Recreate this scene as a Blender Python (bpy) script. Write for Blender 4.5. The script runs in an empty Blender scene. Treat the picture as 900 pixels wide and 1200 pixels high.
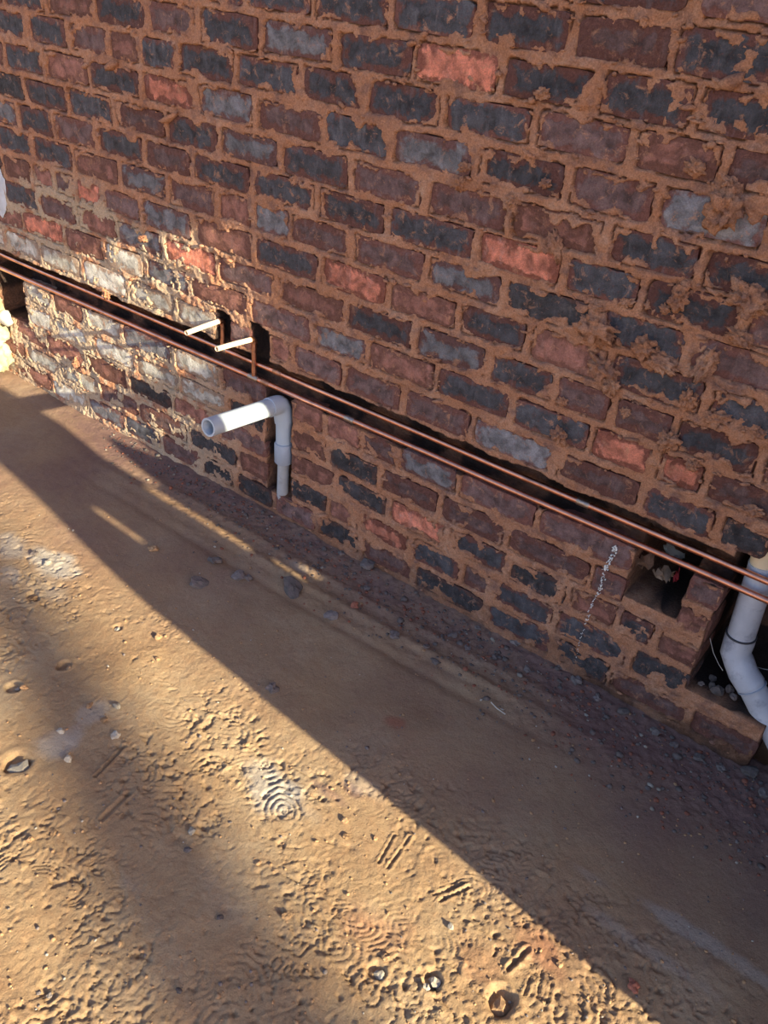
import bpy, bmesh, math, random
import numpy as np
from mathutils import Vector, Matrix

random.seed(7)
rng = np.random.default_rng(11)
S = 1.7                       # metres per layout unit (camera stands one unit in front of the wall)
SC = bpy.context.scene
COL = SC.collection
def U(x, y, z): return Vector((x * S, y * S, z * S))

# ------------------------------------------------------------------ camera
F_PX = 990.9944500349131
R = np.array([[0.79224632, 0.38900718, -0.47012677],
              [0.60640977, -0.41616883, 0.67754756],
              [0.06791876, -0.82187403, -0.56560597]])     # columns: image right, image down, forward
H = 0.9674565441907872
cam_d = bpy.data.cameras.new('camera'); cam = bpy.data.objects.new('camera', cam_d); COL.objects.link(cam)
m = Matrix([[R[0, 0], -R[0, 1], -R[0, 2]], [R[1, 0], -R[1, 1], -R[1, 2]], [R[2, 0], -R[2, 1], -R[2, 2]]])
cam.matrix_world = Matrix.Translation(U(0, -1, H)) @ m.to_4x4()
cam_d.sensor_fit = 'VERTICAL'; cam_d.sensor_height = 24.0; cam_d.lens = F_PX / 1200 * 24.0
cam_d.clip_start = 0.05; cam_d.clip_end = 200
SC.camera = cam

# ------------------------------------------------------------------ sky, sun, exposure
SUN_DIR = Vector((-8.5, 1.0, -3.09)).normalized()         # the way the sunlight travels
w = bpy.data.worlds.new('sky'); SC.world = w; w.use_nodes = True
nt = w.node_tree; nt.nodes.clear()
sky = nt.nodes.new('ShaderNodeTexSky'); sky.sky_type = 'NISHITA'; sky.sun_disc = False
sky.sun_elevation = math.radians(20); sky.sun_rotation = math.atan2(8.5, -1.0)
sky.dust_density = 1.0; sky.air_density = 1.0; sky.ozone_density = 3.0
bg = nt.nodes.new('ShaderNodeBackground'); bg.inputs['Strength'].default_value = 0.35
wo = nt.nodes.new('ShaderNodeOutputWorld')
hz = nt.nodes.new('ShaderNodeMix'); hz.data_type = 'RGBA'; hz.blend_type = 'MULTIPLY'; hz.inputs['Factor'].default_value = 1.0
hz.inputs['B'].default_value = (1.18, 0.99, 0.94, 1)      # warm haze over the whole sky
nt.links.new(sky.outputs[0], hz.inputs['A']); nt.links.new(hz.outputs['Result'], bg.inputs[0]); nt.links.new(bg.outputs[0], wo.inputs[0])
sl = bpy.data.lights.new('sun', 'SUN'); sun = bpy.data.objects.new('sun', sl); COL.objects.link(sun)
sl.energy = 16.5; sl.angle = math.radians(0.5); sl.color = (1.0, 0.89, 0.60)
sun.rotation_euler = SUN_DIR.to_track_quat('-Z', 'Y').to_euler(); sun.location = (4, -2, 6)
SC.view_settings.view_transform = 'Standard'; SC.view_settings.look = 'None'
SC.view_settings.gamma = 1.0; SC.view_settings.use_curve_mapping = False
SC.view_settings.exposure = 0.0

# ------------------------------------------------------------------ helpers
def tag(o, label=None, cat=None, group=None, kind=None):
    if label: o['label'] = label
    if cat: o['category'] = cat
    if group: o['group'] = group
    if kind: o['kind'] = kind
    return o
def link(name, me, mat=None, parent=None):
    o = bpy.data.objects.new(name, me); COL.objects.link(o)
    if mat and me is not None and not me.materials: me.materials.append(mat)
    if parent: o.parent = parent
    return o
def empty(name, loc=(0, 0, 0)):
    o = bpy.data.objects.new(name, None); COL.objects.link(o); o.location = loc; o.empty_display_size = .05
    return o
def from_bm(name, bm, mat=None, parent=None, smooth=True):
    me = bpy.data.meshes.new(name)
    bmesh.ops.recalc_face_normals(bm, faces=bm.faces[:])
    bm.to_mesh(me); bm.free()
    if smooth:
        for p in me.polygons: p.use_smooth = True
    return link(name, me, mat, parent)
def attach(o, parent):
    """parent an object built in world space to an empty that only has a location"""
    o.parent = parent; o.location = o.location - parent.location
    return o
def tube(name, pts, r, mat, parent=None, seg=20, caps=True, inner=None, radii=None):
    """smooth tube through world points; inner radius makes an open hollow pipe"""
    pts = [Vector(p) for p in pts]; n = len(pts); bm = bmesh.new()
    tang = []
    for i in range(n):
        a = pts[max(i - 1, 0)]; b = pts[min(i + 1, n - 1)]; tang.append((b - a).normalized())
    up = Vector((0, 0, 1)) if abs(tang[0].z) < .9 else Vector((1, 0, 0))
    nrm = (up - tang[0] * up.dot(tang[0])).normalized(); frames = []
    for t in tang:
        nrm = (nrm - t * nrm.dot(t)).normalized(); frames.append((nrm, t.cross(nrm)))
    def rings(rad):
        out = []
        for i, p in enumerate(pts):
            rr = rad * (radii[i] if radii else 1); u, v = frames[i]
            out.append([bm.verts.new(p + (u * math.cos(2 * math.pi * k / seg) + v * math.sin(2 * math.pi * k / seg)) * rr) for k in range(seg)])
        return out
    def skin(rs, flip=False):
        for a, b in zip(rs[:-1], rs[1:]):
            for k in range(seg):
                q = [a[k], a[(k + 1) % seg], b[(k + 1) % seg], b[k]]
                bm.faces.new(q[::-1] if flip else q)
    o = rings(r); skin(o)
    if inner:
        i_ = rings(inner); skin(i_, True)
        for e in (0, -1):
            for k in range(seg): bm.faces.new([o[e][k], i_[e][k], i_[e][(k + 1) % seg], o[e][(k + 1) % seg]])
    elif caps:
        bm.faces.new(o[0][::-1]); bm.faces.new(o[-1])
    ob = from_bm(name, bm, mat, parent)
    if hasattr(ob.data, 'set_sharp_from_angle'): ob.data.set_sharp_from_angle(angle=math.radians(50))
    return ob
def bend(a, b, c, r, n=8):
    """a -> b -> c with the corner at b rounded"""
    a, b, c = Vector(a), Vector(b), Vector(c)
    p = b + (a - b).normalized() * r; q = b + (c - b).normalized() * r
    return [p * (1 - t) ** 2 + b * 2 * t * (1 - t) + q * t * t for t in [i / n for i in range(n + 1)]]

_perm = rng.random((256, 256)).astype(np.float32)
def vnoise(x, y):
    """value noise in 0..1 on numpy arrays"""
    xi = np.floor(x).astype(np.int32); yi = np.floor(y).astype(np.int32)
    fx = (x - xi).astype(np.float32); fy = (y - yi).astype(np.float32)
    fx = fx * fx * (3 - 2 * fx); fy = fy * fy * (3 - 2 * fy)
    a = _perm[xi & 255, yi & 255]; b = _perm[(xi + 1) & 255, yi & 255]
    c = _perm[xi & 255, (yi + 1) & 255]; d = _perm[(xi + 1) & 255, (yi + 1) & 255]
    return (a * (1 - fx) + b * fx) * (1 - fy) + (c * (1 - fx) + d * fx) * fy
def fbm(x, y, f, o=4, g=.5):
    t = 0; a = 1; s = 0
    for i in range(o):
        t = t + a * vnoise(x * f + 17.3 * i, y * f + 9.1 * i); s += a; a *= g; f *= 2.03
    return t / s
def sstep(a, b, v):
    t = np.clip((v - a) / (b - a), 0, 1); return t * t * (3 - 2 * t)
def grid_mesh(name, P, quads=None, mat=None, smooth=True):
    """P: (ny, nx, 3)"""
    ny, nx = P.shape[:2]
    me = bpy.data.meshes.new(name); me.vertices.add(ny * nx); me.vertices.foreach_set('co', P.reshape(-1).astype(np.float32))
    idx = np.arange(ny * nx, dtype=np.int32).reshape(ny, nx)
    q = np.stack([idx[:-1, :-1], idx[:-1, 1:], idx[1:, 1:], idx[1:, :-1]], -1).reshape(-1, 4)
    nf = len(q); me.loops.add(nf * 4); me.polygons.add(nf)
    me.loops.foreach_set('vertex_index', q.reshape(-1))
    me.polygons.foreach_set('loop_start', np.arange(nf, dtype=np.int32) * 4)
    me.polygons.foreach_set('use_smooth', np.full(nf, smooth))
    me.update(calc_edges=True); me.validate()
    if mat: me.materials.append(mat)
    return me
def set_color(me, name, rgba):
    a = me.color_attributes.new(name, 'FLOAT_COLOR', 'POINT')
    a.data.foreach_set('color', rgba.reshape(-1).astype(np.float32))

# ------------------------------------------------------------------ materials
class M:
    def __init__(s, name, rough=.8, spec=.3):
        s.m = bpy.data.materials.new(name); s.m.use_nodes = True; s.t = s.m.node_tree; s.t.nodes.clear()
        s.o = s.n('ShaderNodeOutputMaterial'); s.b = s.n('ShaderNodeBsdfPrincipled')
        s.l(s.b.outputs[0], s.o.inputs[0]); s.b.inputs['Roughness'].default_value = rough
        s.b.inputs['Specular IOR Level'].default_value = spec
        s.geo = s.n('ShaderNodeNewGeometry').outputs['Position']
    def n(s, t, **k):
        x = s.t.nodes.new(t)
        for a, b in k.items(): setattr(x, a, b)
        return x
    def l(s, a, b): s.t.links.new(a, b)
    def noise(s, scale, detail=6, rough=.6, vec=None, dist=0):
        x = s.n('ShaderNodeTexNoise'); x.inputs['Scale'].default_value = scale; x.inputs['Detail'].default_value = detail
        x.inputs['Roughness'].default_value = rough; x.inputs['Distortion'].default_value = dist
        s.l(vec if vec is not None else s.geo, x.inputs['Vector']); return x.outputs['Fac']
    def ramp(s, fac, stops):
        x = s.n('ShaderNodeValToRGB'); e = x.color_ramp.elements
        while len(e) < len(stops): e.new(.5)
        for q, (p, c) in zip(e, stops):
            q.position = p; q.color = (*c, 1) if isinstance(c, tuple) else (c, c, c, 1)
        s.l(fac, x.inputs[0]); return x.outputs[0]
    def mix(s, f, a, b, mode='MIX'):
        x = s.n('ShaderNodeMix', data_type='RGBA', blend_type=mode)
        for sock, v in ((x.inputs['Factor'], f), (x.inputs['A'], a), (x.inputs['B'], b)):
            if isinstance(v, (int, float)): sock.default_value = v
            elif isinstance(v, tuple): sock.default_value = (*v, 1)
            else: s.l(v, sock)
        return x.outputs['Result']
    def math(s, op, a, b=0.0, clamp=False):
        x = s.n('ShaderNodeMath', operation=op, use_clamp=clamp)
        for sock, v in ((x.inputs[0], a), (x.inputs[1], b)):
            if isinstance(v, (int, float)): sock.default_value = v
            else: s.l(v, sock)
        return x.outputs[0]
    def bump(s, h, dist=.002, strength=1.0, prev=None):
        x = s.n('ShaderNodeBump'); x.inputs['Distance'].default_value = dist; x.inputs['Strength'].default_value = strength
        s.l(h, x.inputs['Height'])
        if prev is not None: s.l(prev, x.inputs['Normal'])
        return x.outputs[0]
    def done(s, col, nrm=None):
        if isinstance(col, tuple): s.b.inputs['Base Color'].default_value = (*col, 1)
        else: s.l(col, s.b.inputs['Base Color'])
        if nrm is not None: s.l(nrm, s.b.inputs['Normal'])
        return s.m

def mortar_mat():
    q = M('mortar', .95, .15)
    a = q.noise(9, 5); b = q.noise(60, 6, .7); c_ = q.noise(260, 4, .7)
    col = q.ramp(a, [(.3, (.43, .20, .115)), (.5, (.56, .285, .175)), (.7, (.64, .39, .27))])
    col = q.mix(q.ramp(b, [(.35, 0.0), (.7, 1.0)]), col, (.52, .24, .135), 'MIX')
    col = q.mix(q.ramp(q.noise(22, 4), [(.50, 0.0), (.68, .75)]), col, (.24, .135, .115))
    att = q.n('ShaderNodeVertexColor'); att.layer_name = 'dirt_shade'
    sep = q.n('ShaderNodeSeparateColor'); q.l(att.outputs[0], sep.inputs[0])
    col = q.mix(sep.outputs[0], col, (.032, .022, .020))       # recess shade painted into the cuts; also darkens the wall foot
    col = q.mix(sep.outputs[1], col, (.62, .50, .36))          # paler tint painted where the sun strikes the mortar
    col = q.mix(1.0, col, q.ramp(c_, [(.2, .50), (.75, 1.28)]), 'MULTIPLY')
    n = q.bump(b, .010, 1.0); n = q.bump(c_, .003, .9, n)
    return q.done(col, n)

def brick_mat(name, core, edge, pale, cover, patch=.0):
    """red-brown clay with a flashed (kiln-darkened) middle that reaches a ragged way to the edges"""
    q = M(name, .72, .25)
    tc = q.n('ShaderNodeTexCoord'); oi = q.n('ShaderNodeObjectInfo'); rnd = oi.outputs['Random']
    off = q.n('ShaderNodeCombineXYZ'); r40 = q.math('MULTIPLY', rnd, 40.0)
    q.l(r40, off.inputs[0]); q.l(r40, off.inputs[2])
    vp = q.n('ShaderNodeVectorMath', operation='ADD'); q.l(q.geo, vp.inputs[0]); q.l(off.outputs[0], vp.inputs[1]); P = vp.outputs[0]
    sp = q.n('ShaderNodeSeparateXYZ'); q.l(tc.outputs['Generated'], sp.inputs[0])
    def edgef(o, w):
        d = q.math('MINIMUM', o, q.math('SUBTRACT', 1.0, o)); return q.math('DIVIDE', d, w)
    ed = q.math('MINIMUM', edgef(sp.outputs[0], .16), edgef(sp.outputs[2], .34))
    n1 = q.noise(26, 5, .6, P, .4); n2 = q.noise(95, 6, .7, P); n3 = q.noise(330, 4, .7, P)
    core_f = q.math('ADD', ed, q.math('MULTIPLY', q.math('SUBTRACT', n1, .5), 3.0))
    core_f = q.math('ADD', core_f, q.math('MULTIPLY', q.math('SUBTRACT', rnd, .5), .5))
    core_m = q.ramp(core_f, [(max(0.02, .75 - cover), 0.0), (min(.98, 1.05 - cover), 1.0)])
    ecol = q.mix(q.ramp(n2, [(.3, 0.0), (.7, 1.0)]), edge, tuple(c * .6 for c in edge))
    ccol = q.mix(q.ramp(n1, [(.35, 0.0), (.65, 1.0)]), tuple(c * .7 for c in core), tuple(min(1, c * 2.2) for c in core))
    ccol = q.mix(q.ramp(n2, [(.56, 0.0), (.74, .65)]), ccol, edge)
    col = q.mix(core_m, ecol, ccol)
    # vertical drag streaks, pale bloom, mortar smears
    ms = q.n('ShaderNodeMapping'); ms.inputs['Scale'].default_value = (1, 1, .22); q.l(P, ms.inputs['Vector'])
    st = q.noise(55, 4, .6, ms.outputs[0])
    col = q.mix(q.ramp(st, [(.56, 0.0), (.72, .35)]), col, pale)
    col = q.mix(q.ramp(q.noise(15, 6, .75, P), [(.58 - patch, 0.0), (.78 - patch, .75)]), col, pale)
    col = q.mix(q.ramp(q.noise(34, 7, .75, P, .6), [(.56, 0.0), (.68, .8)]), col, (.50, .25, .15))
    col = q.mix(q.ramp(q.noise(120, 2, .5, P), [(.80, 0.0), (.83, .8)]), col, (.75, .72, .70))
    hs = q.n('ShaderNodeHueSaturation'); q.l(col, hs.inputs['Color']); q.l(q.math('ADD', .78, q.math('MULTIPLY', rnd, .5)), hs.inputs['Value'])
    col = q.mix(1.0, hs.outputs[0], q.ramp(n3, [(.2, .58), (.8, 1.35)]), 'MULTIPLY')
    q.l(q.ramp(n2, [(.3, .55), (.7, .9)]), q.b.inputs['Roughness'])
    n = q.bump(n1, .010, .7); n = q.bump(n2, .007, .9, n); n = q.bump(n3, .0012, .7, n)
    return q.done(col, n)

BM = {
 'D': brick_mat('flashed_brick', (.046, .045, .052), (.19, .08, .066), (.22, .21, .23), .42),
 'K': brick_mat('charcoal_brick', (.034, .032, .036), (.115, .062, .055), (.17, .15, .14), .58),
 'P': brick_mat('purple_brick', (.098, .060, .058), (.215, .092, .075), (.28, .20, .19), .25),
 'R': brick_mat('red_brick', (.18, .080, .062), (.23, .100, .075), (.36, .21, .18), .15),
 'O': brick_mat('orange_brick', (.38, .135, .088), (.30, .105, .072), (.55, .32, .28), .30),
 'G': brick_mat('grey_brick', (.125, .120, .130), (.21, .10, .09), (.30, .28, .29), .45, .05),
 'S': brick_mat('sunlit_brick', (.34, .32, .29), (.42, .29, .22), (.62, .54, .44), .35, .08),  # paler clay standing in for sunlight on the lower left bricks
}
MORTAR = mortar_mat()

def soil_mat():
    q = M('trodden_sand', .95, .12)
    a = q.noise(3.2, 5); b = q.noise(38, 6, .7); c_ = q.noise(300, 4, .75); d = q.noise(90, 5, .7)
    col = q.ramp(a, [(.3, (.31, .195, .110)), (.5, (.355, .24, .14)), (.7, (.40, .295, .19))])
    col = q.mix(q.ramp(b, [(.45, 0.0), (.75, .5)]), col, (.29, .155, .082))
    att = q.n('ShaderNodeVertexColor'); att.layer_name = 'dirt_shade'
    sep = q.n('ShaderNodeSeparateColor'); q.l(att.outputs[0], sep.inputs[0])
    col = q.mix(sep.outputs[0], col, (.180, .105, .095))        # crushed brick and cinders near the wall, plus painted shade tint
    col = q.mix(sep.outputs[1], col, (.39, .355, .32))           # cement dust
    col = q.mix(sep.outputs[2], col, (.28, .095, .06))         # red brick powder
    col = q.mix(q.ramp(q.noise(170, 2, .5), [(.70, 0.0), (.76, .75)]), col, (.12, .09, .075))
    col = q.mix(1.0, col, q.ramp(c_, [(.2, .70), (.8, 1.22)]), 'MULTIPLY')
    n = q.bump(b, .006, .5); n = q.bump(d, .003, .7, n); n = q.bump(c_, .0012, .8, n)
    return q.done(col, n)
SOIL = soil_mat()

def plain(name, c, rough=.6, spec=.4, metal=0, var=.25, scale=40, bd=.001, dirt_shade=None, dscale=9, dlo=.5):
    q = M(name, rough, spec); q.b.inputs['Metallic'].default_value = metal
    a = q.noise(scale, 5, .6)
    col = q.mix(q.ramp(a, [(.3, 0.0), (.7, 1.0)]), tuple(x * (1 - var) for x in c), tuple(min(1, x * (1 + var)) for x in c))
    if dirt_shade: col = q.mix(q.ramp(q.noise(dscale, 6, .7), [(dlo, 0.0), (dlo + .16, .85)]), col, dirt_shade)
    return q.done(col, q.bump(a, bd, .6))
def stone_mat(name, c, c2):
    q = M(name, .9, .2); a = q.noise(60, 6, .7); b = q.noise(260, 3)
    oi = q.n('ShaderNodeObjectInfo')
    col = q.mix(q.ramp(a, [(.35, 0.0), (.65, 1.0)]), c, c2)
    hs = q.n('ShaderNodeHueSaturation'); q.l(col, hs.inputs['Color']); q.l(q.math('ADD', .7, q.math('MULTIPLY', oi.outputs['Random'], .6)), hs.inputs['Value'])
    n = q.bump(a, .004, .8); n = q.bump(b, .001, .6, n)
    return q.done(hs.outputs[0], n)
COPPER = plain('copper', (.80, .36, .24), .30, .5, 1, .16, 30, .0002, (.42, .20, .15), 14, .52)
SOLDER = plain('tarnished_solder', (.42, .33, .28), .45, .5, 1, .3, 200, .0005)
RISER = plain('stained_copper', (.50, .24, .15), .45, .4, 1, .3, 60, .0004, (.22, .12, .09), 25, .5)
STUB = plain('mortar_splashed_copper', (.78, .62, .46), .6, .3, 0, .15, 60, .0006, (.52, .28, .17), 30, .6)
PVC = plain('pale_pvc', (.43, .49, .57), .42, .45, 0, .05, 8, .0001, (.50, .47, .45), 26, .66)
PVC_D = plain('dusty_pvc', (.40, .40, .42), .6, .3, 0, .12, 30, .0003, (.27, .20, .17), 22, .56)
PVC_C = plain('coupling_pvc', (.36, .40, .48), .4, .4, 0, .08, 30, .0002)
PVC_W = plain('scuffed_pvc', (.50, .51, .57), .45, .45, 0, .12, 14, .0002, (.24, .25, .31), 22, .52)
PVC_Y = plain('sunlit_pvc', (.78, .62, .42), .5, .4, 0, .08, 14, .0002)  # warm sunlight painted into the upper drain pipe
PEN = plain('ink_ring', (.05, .05, .06), .6)
PALE = stone_mat('pale_stone', (.40, .36, .31), (.27, .23, .19))
DARK = stone_mat('dark_stone', (.11, .095, .09), (.19, .15, .14))
REDST = stone_mat('red_stone', (.36, .13, .08), (.22, .09, .065))
SANDST = stone_mat('sand_clod', (.36, .225, .125), (.27, .155, .085))

# ------------------------------------------------------------------ the brick wall
COURSES = [      # course height, joint positions, brick tone index
    (0.0350, [-2.455, -2.326, -2.196, -2.067, -1.937, -1.808, -1.673, -1.536, -1.407, -1.286, -1.164, -1.063, -0.957, -0.846, -0.740, -0.622, -0.469, -0.341, -0.242, -0.113, 0.017, 0.146, 0.276, 0.405, 0.535], [1, 0, 0, 2, 2, 3, 2, 5, 0, 2, 1, 1, 2, 1, 2, 1, 0, 1, 2, 2, 3, 3, 1, 3]),
    (0.0880, [-2.407, -2.278, -2.148, -2.019, -1.889, -1.760, -1.626, -1.487, -1.353, -1.198, -1.056, -0.928, -0.820, -0.746, -0.632, -0.528, -0.465, -0.348, -0.222, -0.116, 0.013, 0.143, 0.272, 0.402, 0.531], [2, 1, 1, 2, 3, 5, 5, 2, 2, 1, 3, 1, 3, 4, 0, 2, 0, 0, 1, 2, 3, 3, 5, 1]),
    (0.1430, [-2.449, -2.319, -2.189, -2.060, -1.930, -1.801, -1.665, -1.524, -1.382, -1.240, -1.106, -0.951, -0.806, -0.687, -0.565, -0.446, -0.336, -0.256, -0.195, -0.102, 0.028, 0.157, 0.287, 0.416], [5, 0, 1, 2, 1, 3, 3, 3, 1, 3, 2, 3, 1, 4, 0, 1, 3, 0, 3, 0, 3, 3, 1]),
    (0.1970, [-2.424, -2.294, -2.165, -2.035, -1.906, -1.776, -1.627, -1.481, -1.348, -1.210, -1.079, -0.947, -0.822, -0.707, -0.583, -0.455, -0.311, -0.189, -0.087, 0.042, 0.172, 0.301, 0.431], [2, 2, 5, 3, 0, 5, 5, 5, 2, 1, 1, 3, 1, 2, 2, 2, 2, 3, 5, 5, 3, 2]),
    (0.2530, [-2.385, -2.255, -2.125, -1.996, -1.866, -1.737, -1.616, -1.503, -1.381, -1.226, -1.094, -0.970, -0.836, -0.753, -0.673, -0.555, -0.413, -0.247, -0.091, 0.038, 0.168, 0.297, 0.427], [1, 1, 5, 2, 3, 5, 3, 5, 5, 5, 2, 3, 3, 2, 5, 2, 2, 2, 2, 3, 2, 0]),
    (0.3560, [-2.407, -2.278, -2.148, -2.019, -1.889, -1.760, -1.630, -1.491, -1.344, -1.207, -1.092, -0.999, -0.911, -0.798, -0.676, -0.548, -0.406, -0.272, -0.165, -0.059, 0.070, 0.200, 0.329, 0.459], [2, 2, 3, 0, 0, 2, 5, 2, 2, 5, 2, 3, 2, 2, 2, 5, 2, 0, 1, 0, 0, 3, 3]),
    (0.4120, [-2.465, -2.335, -2.205, -2.076, -1.946, -1.817, -1.680, -1.537, -1.410, -1.289, -1.164, -1.013, -0.867, -0.750, -0.619, -0.484, -0.360, -0.268, -0.198, -0.096, 0.034, 0.163, 0.293, 0.423], [3, 0, 4, 4, 2, 3, 4, 3, 5, 5, 3, 2, 5, 3, 0, 0, 4, 4, 2, 3, 0, 2, 2]),
    (0.4650, [-2.380, -2.250, -2.121, -1.991, -1.862, -1.732, -1.607, -1.483, -1.363, -1.227, -1.089, -0.948, -0.800, -0.664, -0.536, -0.428, -0.341, -0.255, -0.143, -0.013, 0.116, 0.246, 0.375, 0.505], [0, 3, 3, 2, 5, 0, 2, 3, 5, 4, 2, 3, 0, 5, 0, 2, 2, 0, 2, 1, 1, 3, 0]),
    (0.5190, [-2.494, -2.364, -2.234, -2.105, -1.975, -1.846, -1.716, -1.614, -1.541, -1.475, -1.394, -1.281, -1.145, -1.000, -0.855, -0.720, -0.593, -0.478, -0.358, -0.227, -0.102, 0.028, 0.157, 0.287, 0.416], [2, 5, 4, 2, 4, 1, 3, 3, 2, 4, 2, 5, 3, 0, 4, 3, 0, 3, 0, 0, 1, 2, 0, 3]),
    (0.5730, [-2.371, -2.241, -2.112, -1.982, -1.853, -1.723, -1.601, -1.469, -1.334, -1.203, -1.084, -1.001, -0.919, -0.793, -0.657, -0.526, -0.385, -0.265, -0.148, -0.019, 0.111, 0.240, 0.370, 0.499], [2, 1, 2, 3, 1, 0, 0, 3, 5, 2, 3, 5, 2, 2, 5, 1, 0, 2, 2, 0, 0, 3, 5]),
    (0.6240, [-2.393, -2.264, -2.134, -2.005, -1.875, -1.746, -1.632, -1.518, -1.389, -1.262, -1.137, -1.001, -0.862, -0.729, -0.578, -0.447, -0.339, -0.214, -0.085, 0.045, 0.174, 0.304, 0.433], [2, 0, 1, 3, 2, 5, 0, 2, 0, 2, 0, 0, 0, 0, 4, 0, 0, 2, 3, 2, 2, 0]),
    (0.6740, [-2.369, -2.239, -2.110, -1.980, -1.851, -1.721, -1.594, -1.463, -1.335, -1.200, -1.071, -0.940, -0.800, -0.668, -0.534, -0.398, -0.278, -0.162, -0.033, 0.097, 0.226, 0.356, 0.485], [0, 5, 0, 4, 3, 1, 0, 0, 2, 0, 5, 0, 2, 2, 3, 0, 0, 0, 5, 0, 5, 2]),
    (0.7280, [-2.422, -2.293, -2.163, -2.034, -1.904, -1.775, -1.645, -1.519, -1.389, -1.254, -1.123, -0.988, -0.856, -0.734, -0.595, -0.462, -0.345, -0.218, -0.089, 0.041, 0.170, 0.300, 0.430], [0, 0, 2, 4, 4, 3, 0, 3, 0, 4, 5, 2, 0, 5, 0, 2, 5, 1, 3, 0, 1, 4]),
    (0.7815, [-2.452, -2.322, -2.193, -2.063, -1.934, -1.804, -1.675, -1.554, -1.436, -1.328, -1.249, -1.162, -1.031, -0.900, -0.784, -0.652, -0.520, -0.391, -0.285, -0.179, -0.050, 0.080, 0.209, 0.339, 0.468], [4, 2, 3, 4, 3, 4, 0, 0, 2, 3, 0, 0, 0, 0, 0, 0, 2, 3, 2, 3, 5, 2, 5, 4]),
    (0.8320, [-2.398, -2.269, -2.139, -2.010, -1.880, -1.751, -1.621, -1.492, -1.356, -1.225, -1.109, -0.979, -0.836, -0.705, -0.576, -0.448, -0.331, -0.212, -0.083, 0.047, 0.176, 0.306, 0.436], [0, 0, 0, 0, 2, 2, 0, 3, 0, 2, 0, 5, 0, 4, 0, 0, 0, 3, 0, 3, 1, 2]),
    (0.8850, [-2.433, -2.304, -2.174, -2.045, -1.915, -1.786, -1.656, -1.527, -1.397, -1.268, -1.138, -1.009, -0.879, -0.747, -0.616, -0.490, -0.369, -0.247, -0.117, 0.012, 0.142, 0.271, 0.401, 0.530], [0, 3, 4, 4, 3, 1, 2, 2, 2, 2, 0, 0, 0, 0, 0, 2, 0, 0, 5, 2, 4, 3, 1]),
    (0.9380, [-2.433, -2.303, -2.173, -2.044, -1.914, -1.785, -1.655, -1.526, -1.396, -1.267, -1.137, -1.008, -0.878, -0.749, -0.619, -0.490, -0.360, -0.231, -0.101, 0.028, 0.158, 0.287, 0.417], [2, 2, 0, 3, 5, 3, 0, 3, 0, 2, 3, 0, 3, 3, 0, 0, 2, 3, 0, 4, 2, 4]),
    (0.9910, [-2.487, -2.358, -2.228, -2.099, -1.969, -1.840, -1.710, -1.581, -1.451, -1.322, -1.192, -1.063, -0.933, -0.804, -0.674, -0.545, -0.415, -0.286, -0.156, -0.027, 0.103, 0.232, 0.362, 0.492], [3, 5, 0, 0, 0, 2, 3, 0, 3, 2, 2, 2, 2, 4, 2, 2, 4, 0, 2, 0, 2, 3, 2]),
    (1.0440, [-2.410, -2.280, -2.150, -2.021, -1.891, -1.762, -1.632, -1.503, -1.373, -1.244, -1.114, -0.985, -0.855, -0.726, -0.596, -0.467, -0.337, -0.208, -0.078, 0.051, 0.181, 0.310, 0.440], [4, 0, 5, 5, 3, 1, 4, 0, 3, 2, 0, 0, 0, 1, 1, 5, 0, 5, 4, 1, 3, 0]),
    (1.0970, [-2.483, -2.353, -2.224, -2.094, -1.965, -1.835, -1.706, -1.576, -1.447, -1.317, -1.188, -1.058, -0.929, -0.799, -0.670, -0.540, -0.411, -0.281, -0.152, -0.022, 0.107, 0.237, 0.366, 0.496], [3, 0, 3, 3, 2, 2, 3, 2, 0, 2, 2, 1, 3, 0, 3, 2, 4, 2, 2, 3, 1, 0, 0]),
]

HZ = .0213                       # half a course, brick only
# openings cut into the masonry: (x0, x1, z0, z1, depth)  in layout units
CHASE = (-3, -.128, .271, .327)
CUTS = [(-3, .60, .271, .327),                       # the horizontal chase for the copper pipes
        (-1.101, -1.062, .320, .384), (-1.010, -.966, .320, .382),   # two upright slots for the copper stubs
        (-.974, -.913, .055, .275),                   # slot of the waste pipe
        (-1.84, -1.722, .165, .300),                  # broken corner at the far end
        (-.258, -.176, .190, .300),                   # knocked-out hole
        (-.130, .60, .088, .340), (-.100, .60, .30, .43), (-.014, .60, -.1, .30)]
TONES = ['D', 'K', 'P', 'R', 'O', 'G', 'S']
wall = empty('wall_back'); tag(wall, 'rough flashed clay brick wall with sandy mortar and a chase cut for pipes', kind='structure')

def subtract(iv, a, b):
    out = []
    for (p, q) in iv:
        if b <= p or a >= q: out.append((p, q)); continue
        if a - p > .012: out.append((p, a))
        if q - b > .012: out.append((b, q))
    return out
bricks = []      # x0, x1, zc, hz, colour
for zc, js, cs in COURSES:
    for i, c_ in enumerate(cs):
        g0 = .0055 + random.uniform(-.0015, .0025); g1 = .0055 + random.uniform(-.0015, .0025)
        iv = [(js[i] + g0, js[i + 1] - g1)]
        for (a, b, z0, z1) in CUTS:
            if z0 < zc + .012 and z1 > zc - .012: iv = subtract(iv, a, b)
        for p, q in iv: bricks.append([p, q, zc + random.uniform(-.0012, .0012), HZ * random.uniform(.94, 1.06), TONES[6 if (p < -1.12 - .45 * (zc < .17) and .02 < zc < .42 and c_ not in (3, 4) and random.random() < .85) else c_]])  # lower left bricks mostly take the painted sunlit tone
# exposed brick noses on the pier between hole and recess
def proj(x, y, z):
    v = R.T @ np.array([x, y + 1, z - H]); return (450 + F_PX * v[0] / v[2], 600 + F_PX * v[1] / v[2], v[2])

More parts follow.
